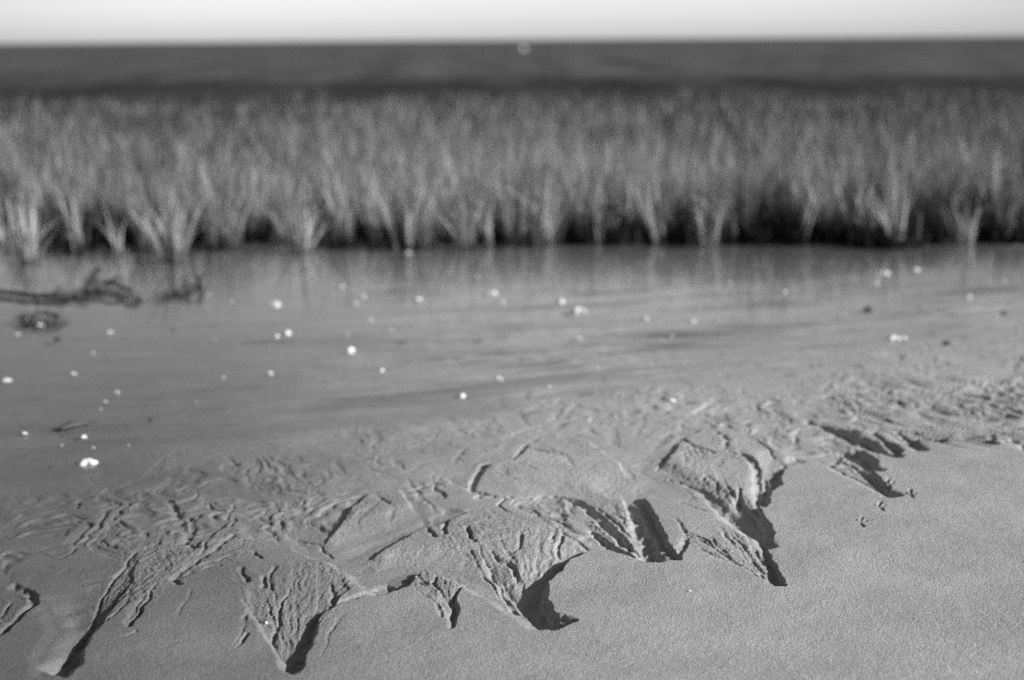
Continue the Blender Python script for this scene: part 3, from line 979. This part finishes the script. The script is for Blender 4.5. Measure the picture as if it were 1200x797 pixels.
tube('branch_stem', [lift(184, 352, 348), lift(196, 347, 343), lift(208, 345, 341), lift(222, 340, 336), lift(234, 336, 332)],
     [0.0070, 0.0112, 0.0119, 0.0112, 0.0084], M_WOOD, 10, 0.25, 7, g2)
tube('branch_stub', [lift(233, 353, 352), lift(236, 344, 340), lift(233, 332, 328), lift(226, 332, 319)], [0.0091, 0.0099, 0.0091, 0.0049], M_WOOD, 10, 0.3, 8, g2)
tube('branch_twig', [lift(234, 334, 330), lift(240, 332, 322), lift(243, 332, 318)], [0.0070, 0.0056, 0.0029], M_WOOD, 8, 0.2, 9, g2)
tube('branch_twig', [lift(222, 341, 337), lift(216, 334, 330), lift(214, 330, 326)], [0.0064, 0.0049, 0.0021], M_WOOD, 8, 0.2, 10, g2)
tube('branch_twig', [lift(60, 351, 347), lift(66, 349, 341), lift(74, 349, 336)], [0.0075, 0.0063, 0.0025], M_WOOD, 7, 0.25, 31, g1)
tube('branch_twig', [lift(128, 336, 332), lift(136, 336, 326), lift(146, 338, 328)], [0.0075, 0.0050, 0.0025], M_WOOD, 7, 0.25, 32, g1)
tube('branch_twig', [lift(88, 349, 346), lift(94, 354, 351), lift(104, 358, 356)], [0.0088, 0.0063, 0.0025], M_WOOD, 7, 0.25, 33, g1)
tube('branch_twig', [lift(205, 346, 342), lift(212, 350, 347), lift(224, 354, 352)], [0.0075, 0.0063, 0.0025], M_WOOD, 7, 0.25, 34, g2)


# heap of dark weed: many short tangled strands in one mesh
def weed_clump(px0, px1, py, h, n, label, seed):
    r = random.Random(seed)
    a = np.array(ground(px0, py, Z_WATER)); b = np.array(ground(px1, py, Z_WATER))
    c = (a + b) / 2; half = abs(b[0] - a[0]) / 2
    V = []; F = []
    for k in range(n):
        th = r.uniform(0, 2 * math.pi); rad = math.sqrt(r.random())
        x = math.cos(th) * rad * half; y = math.sin(th) * rad * 0.06
        z = h * (1 - rad) * r.uniform(0.2, 1)
        d = r.uniform(0, 2 * math.pi); L = r.uniform(0.03, 0.07); w = r.uniform(0.003, 0.007)
        base = len(V)
        for i in range(5):
            t = i / 4
            p = Vector((x + math.cos(d) * L * (t - .5), y + math.sin(d) * L * (t - .5), max(0.002, z + 0.02 * math.sin(t * math.pi) + r.gauss(0, .003))))
            d += r.gauss(0, .5)
            nx, ny = -math.sin(d) * w, math.cos(d) * w
            V += [p + Vector((nx, ny, 0.002)), p + Vector((0, 0, 0.005)), p - Vector((nx, ny, -0.002))]
        for i in range(4):
            o = base + i * 3
            F += [(o, o + 1, o + 4, o + 3), (o + 1, o + 2, o + 5, o + 4), (o + 2, o, o + 3, o + 5)]
    o = mesh_from('seaweed_clump', [tuple(v) for v in V], F, M_WEED)
    o.location = (c[0], c[1], Z_WATER)
    tag(o, label, 'seaweed', 'washed-up seaweed')
    return o


weed_clump(18, 78, 377, 0.04, 75, 'low dark heap of tangled seaweed with a white shell against it, left of the pool', 1)
weed_clump(150, 162, 0 + 352, 0.02, 18, 'wisp of dark weed caught at the tip of the long driftwood fork', 2)


# ------------------------------------------------------------------ shells
def shell_mesh(name, mat, seed, ribs=11, longish=1.0, broken=False):
    """an open bivalve half: domed fan with ribs, a lip and a thickness"""
    r = random.Random(seed)
    V = []; F = []
    nt, na = 9, 22
    for layer in (0, 1):
        for i in range(nt + 1):
            t = i / nt
            for k in range(na + 1):
                a = math.pi * (0.5 + (k / na - 0.5) * 1.55)
                lip = 1 + 0.05 * math.sin(k / na * math.pi * ribs * 2) * t + (0.10 * r.uniform(-1, 0.3) * t if broken else 0)
                rad = t * 0.5 * lip
                x = math.cos(a) * rad * longish; y = math.sin(a) * rad - 0.22
                dome = 0.30 * math.sin(min(1, (1 - t) * 1.25 + 0.02) * math.pi * 0.5) * (0.55 + 0.45 * math.sin(k / na * math.pi))
                z = dome * (0.25 + 0.75 * t ** 0.4) + 0.012 * math.cos(k / na * math.pi * ribs * 2) * t + 0.02
                if layer:
                    z -= 0.035
                V.append((x, y, z))
    w = na + 1; L = (nt + 1) * w
    for i in range(nt):
        for k in range(na):
            a = i * w + k
            F.append((a, a + 1, a + w + 1, a + w))
            F.append((L + a, L + a + w, L + a + w + 1, L + a + 1))
    for k in range(na):
        a = nt * w + k
        F.append((a, a + 1, L + a + 1, L + a))
    for i in range(nt):
        for k in (0, na):
            a = i * w + k
            F.append((a, a + w, L + a + w, L + a) if k == 0 else (a, L + a, L + a + w, a + w))
    return mesh_from(name, V, F, mat)


protos = {
    'clam': shell_mesh('clam_shell', M_SHELL, 1, 12),
    'oyster': shell_mesh('oyster_shell', M_OYSTER, 2, 5, 1.12, True),
    'chip': shell_mesh('shell_fragment', M_SHELL_DIM, 3, 7, 1.1, True),
    'bright': shell_mesh('shell_fragment', M_SHELL, 5, 7, 1.1, True),
}
used = set()


def shell(kind, px, py, size_px, label, group='white shells scattered over the wet flat', tilt=None, rz=None):
    p = protos[kind]
    if kind in used:
        o = p.copy(); COL.objects.link(o)
    else:
        o = p; used.add(kind)
    x, y, z = land(px, py)
    top = max(z, Z_WATER - 0.004)
    x, y = ground(px, py, top + 0.004)
    s = size_px * 0.88 * y / FPX
    o.location = (x, y, top + (0.22 * s if tilt and tilt > 2 else 0))
    o.scale = (s, s, s * 1.3)
    o.rotation_euler = (random.uniform(0.2, 0.6) if tilt is None else tilt, random.uniform(-0.2, 0.25), random.uniform(0, 6.28) if rz is None else rz)
    tag(o, label, 'shell', group)
    return o


S = shell
S('oyster', 102, 541, 27, 'large white oyster shell with a dark hollow, alone on the wet sand at lower left', tilt=0.42, rz=0.3)
S('clam', 409, 410, 17, 'brightest white shell left of the centre of the wet flat')
S('clam', 337, 390, 16, 'bright white shell with a smaller one touching its left side')
S('bright', 325, 393, 9, 'small white shell touching the left side of a larger bright one')
S('clam', 324, 356, 15, 'white shell right of the driftwood stub, alone near the grass reflections')
S('clam', 85, 438, 11, 'white shell between the seaweed heap and the large oyster shell')
S('clam', 44, 380, 14, 'bright white shell lying against the dark seaweed heap')
S('bright', 19, 391, 8, 'small white shell below the left end of the seaweed heap')
S('bright', 316, 436, 10, 'narrow white shell standing on edge below the pair of touching shells', tilt=1.1)
S('clam', 447, 433, 9, 'small white shell just right of and below the brightest shell left of centre')
S('clam', 542, 463, 15, 'white shell in the middle of the photograph where the flat begins to crease')
S('bright', 585, 442, 9, 'small white shell to the right of and above the shell at the crease line')
S('clam', 490, 351, 14, 'pale shell in the pool beside a dark streak, left of the pair of round ones')
S('clam', 577, 343, 14, 'round white shell in the pool, upper one of a close pair')
S('chip', 588, 353, 12, 'pale shell in the pool, lower one of a close pair')
S('clam', 658, 353, 14, 'round white shell in the pool with an elongated pale shell lying below it')
S('chip', 676, 364, 22, 'elongated pale shell lying aslant below a round white one', tilt=0.2, rz=0.6)
S('chip', 755, 373, 13, 'dull pale shell between the elongated shell and the small white one to its right')
S('bright', 811, 376, 11, 'small white shell right of a dull pale one')
S('clam', 785, 469, 14, 'white shell casting a dark shadow beside the first creases right of centre')
S('clam', 1037, 320, 16, 'bright white shell in the pool at right, left one of a pair near the grass')
S('clam', 1073, 317, 14, 'bright white shell in the pool at right, right one of a pair near the grass')
S('oyster', 1047, 396, 19, 'wide white oyster shell on the right of the flat with a fragment touching it', tilt=0.3, rz=0.1)
S('bright', 1059, 396, 11, 'white fragment touching the right end of the wide oyster shell')
S('chip', 919, 342, 12, 'dull pale shell in the pool left of the bright pair at right')
S('bright', 1136, 347, 9, 'small white shell in the pool near the right edge, below the bright pair')
S('bright', 28, 507, 9, 'small white shell at far left, left of the short dark stick')
S('bright', 98, 510, 8, 'tiny white shell directly above the large oyster shell')
S('bright', 311, 727, 6, 'tiny white chip lying inside the fan of the V-shaped rill at lower left')
S('chip', 808, 691, 9, 'tiny pale chip half buried in the dry sand below the long notched fan')
S('bright', 122, 470, 8, 'small white fragment in a sprinkling of chips above the large oyster shell')
S('chip', 6, 446, 16, 'flat pale shell cut by the left edge of the photograph', tilt=0.1)
S('chip', 415, 356, 12, 'pale shell in the pool above the brightest shell, lower one of a faint pair')
S('chip', 425, 346, 11, 'pale shell in the pool, upper one of a faint pair left of centre')
S('chip', 434, 374, 10, 'faint shell between the faint pair and the brightest shell')
for q in [(137, 458, 9), (128, 388, 9), (108, 413, 8), (262, 441, 7), (252, 397, 7), (271, 353, 8), (457, 385, 8), (407, 391, 7), (559, 324, 9),
          (400, 335, 9), (644, 452, 8), (678, 395, 9), (786, 393, 8), (842, 375, 8), (841, 437, 6), (1080, 357, 7), (855, 331, 9),
          (1026, 331, 9), (1159, 329, 9), (1177, 329, 9), (1166, 368, 9), (109, 523, 5), (118, 478, 5),
          (230, 470, 5), (72, 520, 4), (478, 296, 9), (150, 520, 4), (245, 345, 8), (700, 430, 5)]:
    S('chip', *q, 'small pale shell fragment, one of the faint dots scattered over the wet flat', 'faint shell fragments on the wet flat')


# ------------------------------------------------------------------ dark pebbles and a stick
def pebble(px, py, size_px, label, seed, flat=0.6, longish=1.0, rz=0.0):
    r = random.Random(seed)
    V = []; F = []
    nt, na = 8, 14
    for i in range(nt + 1):
        t = math.pi * i / nt
        for k in range(na):
            a = 2 * math.pi * k / na
            b = 1 + 0.16 * math.sin(2 * a + seed) * math.sin(t) + 0.10 * math.sin(3 * a + t * 2 + seed * 2) + r.uniform(-.03, .03)
            V.append((math.sin(t) * math.cos(a) * 0.5 * b * longish, math.sin(t) * math.sin(a) * 0.5 * b, math.cos(t) * 0.5 * flat * (1 + 0.1 * math.sin(a))))
    for i in range(nt):
        for k in range(na):
            F.append((i * na + k, (i + 1) * na + k, (i + 1) * na + (k + 1) % na, i * na + (k + 1) % na))
    o = mesh_from('dark_pebble', V, F, M_STONE)
    x, y, z = land(px, py)
    s = size_px * 0.78 * y / FPX
    o.location = (x, y, max(z, Z_WATER - 0.006) + s * flat * 0.2)
    o.scale = (s, s, s); o.rotation_euler = (0, 0.1, rz)
    tag(o, label, 'pebble', 'dark pebbles on the wet flat')


pebble(1018, 367, 15, 'dark pebble above the wide white oyster shell at right', 1)
pebble(1110, 404, 13, 'dark pebble on the flat to the right of the wide oyster shell', 2)
pebble(68, 404, 14, 'dark pebble below the right end of the seaweed heap', 3)
pebble(204, 389, 9, 'dark pebble on the flat below the short driftwood piece', 4)
pebble(562, 402, 9, 'dark pebble alone at the centre of the wet flat', 5, 0.4)
pebble(472, 403, 11, 'flat dark pebble right of the brightest shell left of centre', 6, 0.3, 1.5)
pebble(1177, 368, 11, 'dark pebble beside a faint shell near the right edge', 7)
pebble(177, 492, 8, 'small dark pebble to the right of the dark stick', 8)
pebble(60, 548, 5, 'tiny dark pebble left of the large oyster shell', 9)
pebble(778, 468, 8, 'dark lump added as the shadow left of the white shell at the first creases', 10)  # stands in for the cast shadow of the shell
x, y, z = land(86, 502)
sc = y / FPX
zs = max(z, Z_WATER) + 0.006
stick = tube('dark_stick', [(x - 12 * sc, y - 0.03, zs), (x - 4 * sc, y - .01, zs + .003), (x + 6 * sc, y + .01, zs + .002), (x + 20 * sc, y + .05, zs)],
             [0.006, 0.010, 0.007, 0.003], M_WOOD, 8, 0.2, 21)
tag(stick, 'short dark stick lying on the wet sand above the large oyster shell', 'stick')

# ------------------------------------------------------------------ white float far out on the sea
bx, by = ground(613, 59, Z_WATER)
buoy = bpy.data.objects.new('mooring_buoy', None); COL.objects.link(buoy)
buoy.location = (bx, by, Z_WATER)
tag(buoy, 'small white round float far out on the dark sea', 'buoy')
V = []; F = []
for i in range(13):
    t = math.pi * i / 12
    for k in range(18):
        a = 2 * math.pi * k / 18
        V.append((math.sin(t) * math.cos(a) * 0.24, math.sin(t) * math.sin(a) * 0.24, math.cos(t) * 0.24 + 0.10))
for i in range(12):
    for k in range(18):
        F.append((i * 18 + k, (i + 1) * 18 + k, (i + 1) * 18 + (k + 1) % 18, i * 18 + (k + 1) % 18))
mesh_from('float_body', V, F, M_BUOY, parent=buoy)
ring = [(0.06 * math.cos(a), 0, 0.38 + 0.06 * math.sin(a)) for a in np.linspace(-1.2, 4.3, 9)]
tube('float_ring', ring, [0.015] * 9, M_BUOY, 8, 0.0, 1, buoy)

# ------------------------------------------------------------------ light
SUN_EL = math.radians(25); SUN_BACK = math.radians(17)      # low sun from the right, a little behind the camera
sd = Vector((math.cos(SUN_EL) * math.cos(SUN_BACK), -math.cos(SUN_EL) * math.sin(SUN_BACK), math.sin(SUN_EL)))
L = bpy.data.lights.new('sun', 'SUN'); L.energy = 5.0; L.angle = math.radians(0.5); L.color = (1, 1, 1)
lo = bpy.data.objects.new('sun', L); COL.objects.link(lo)
lo.rotation_euler = sd.to_track_quat('Z', 'Y').to_euler()

W = bpy.data.worlds.new('World'); SC.world = W; W.use_nodes = True
nt = W.node_tree; nt.nodes.clear()
out = nt.nodes.new('ShaderNodeOutputWorld'); bg = nt.nodes.new('ShaderNodeBackground')
sky = nt.nodes.new('ShaderNodeTexSky'); sky.sky_type = 'NISHITA'; sky.sun_disc = False
sky.sun_elevation = SUN_EL
sky.sun_rotation = math.atan2(sd.x, sd.y)
sky.air_density = 1.0; sky.dust_density = 1.5
bw = nt.nodes.new('ShaderNodeRGBToBW')
nt.links.new(sky.outputs[0], bw.inputs[0])
# added sky gain: brighter near the horizon for reflections, lobe ahead for lens falloff
tcw = nt.nodes.new('ShaderNodeTexCoord')
sep = nt.nodes.new('ShaderNodeSeparateXYZ'); nt.links.new(tcw.outputs['Generated'], sep.inputs[0])
hz = nt.nodes.new('ShaderNodeMapRange'); hz.interpolation_type = 'SMOOTHSTEP'
hz.inputs[1].default_value = 0.0; hz.inputs[2].default_value = 0.46; hz.inputs[3].default_value = 1.0; hz.inputs[4].default_value = 0.0
nt.links.new(sep.outputs['Z'], hz.inputs[0])
az = nt.nodes.new('ShaderNodeMapRange'); az.interpolation_type = 'SMOOTHSTEP'
az.inputs[1].default_value = 0.90; az.inputs[2].default_value = 1.0; az.inputs[3].default_value = 0.55; az.inputs[4].default_value = 2.05
nt.links.new(sep.outputs['Y'], az.inputs[0])
hm = nt.nodes.new('ShaderNodeMath'); hm.operation = 'MULTIPLY'
nt.links.new(hz.outputs[0], hm.inputs[0]); nt.links.new(az.outputs[0], hm.inputs[1])
low = nt.nodes.new('ShaderNodeMapRange')
low.inputs[1].default_value = 0.0; low.inputs[2].default_value = 0.05; low.inputs[3].default_value = 3.3; low.inputs[4].default_value = 1.0
nt.links.new(sep.outputs['Z'], low.inputs[0])
h1 = nt.nodes.new('ShaderNodeMath'); h1.operation = 'ADD'
nt.links.new(low.outputs[0], h1.inputs[1])
nt.links.new(hm.outputs[0], h1.inputs[0])
sm = nt.nodes.new('ShaderNodeMath'); sm.operation = 'MULTIPLY'
nt.links.new(bw.outputs[0], sm.inputs[0]); nt.links.new(h1.outputs[0], sm.inputs[1])
nt.links.new(sm.outputs[0], bg.inputs['Color'])
bg.inputs['Strength'].default_value = 0.052
nt.links.new(bg.outputs[0], out.inputs['Surface'])

# ------------------------------------------------------------------ camera
cam = bpy.data.cameras.new('camera'); co = bpy.data.objects.new('camera', cam); COL.objects.link(co)
M = Matrix((RIGHT, UP, -FWD)).transposed().to_4x4()
M.translation = Vector((0, 0, CAM_H))
co.matrix_world = M
cam.lens = LENS; cam.sensor_width = 36; cam.sensor_fit = 'HORIZONTAL'
cam.clip_start = 0.05; cam.clip_end = 30000
cam.dof.use_dof = True
cam.dof.focus_distance = 2.66
cam.dof.aperture_fstop = 2.0
SC.camera = co

SC.view_settings.view_transform = 'Standard'
SC.view_settings.look = 'None'
SC.view_settings.gamma = 1
SC.view_settings.exposure = 0.48
SC.render.engine = 'CYCLES'
SC.cycles.use_denoising = False
SC.cycles.sample_clamp_direct = 6.0
SC.cycles.sample_clamp_indirect = 2.0
SC.cycles.max_bounces = 6
SC.cycles.transparent_max_bounces = 8
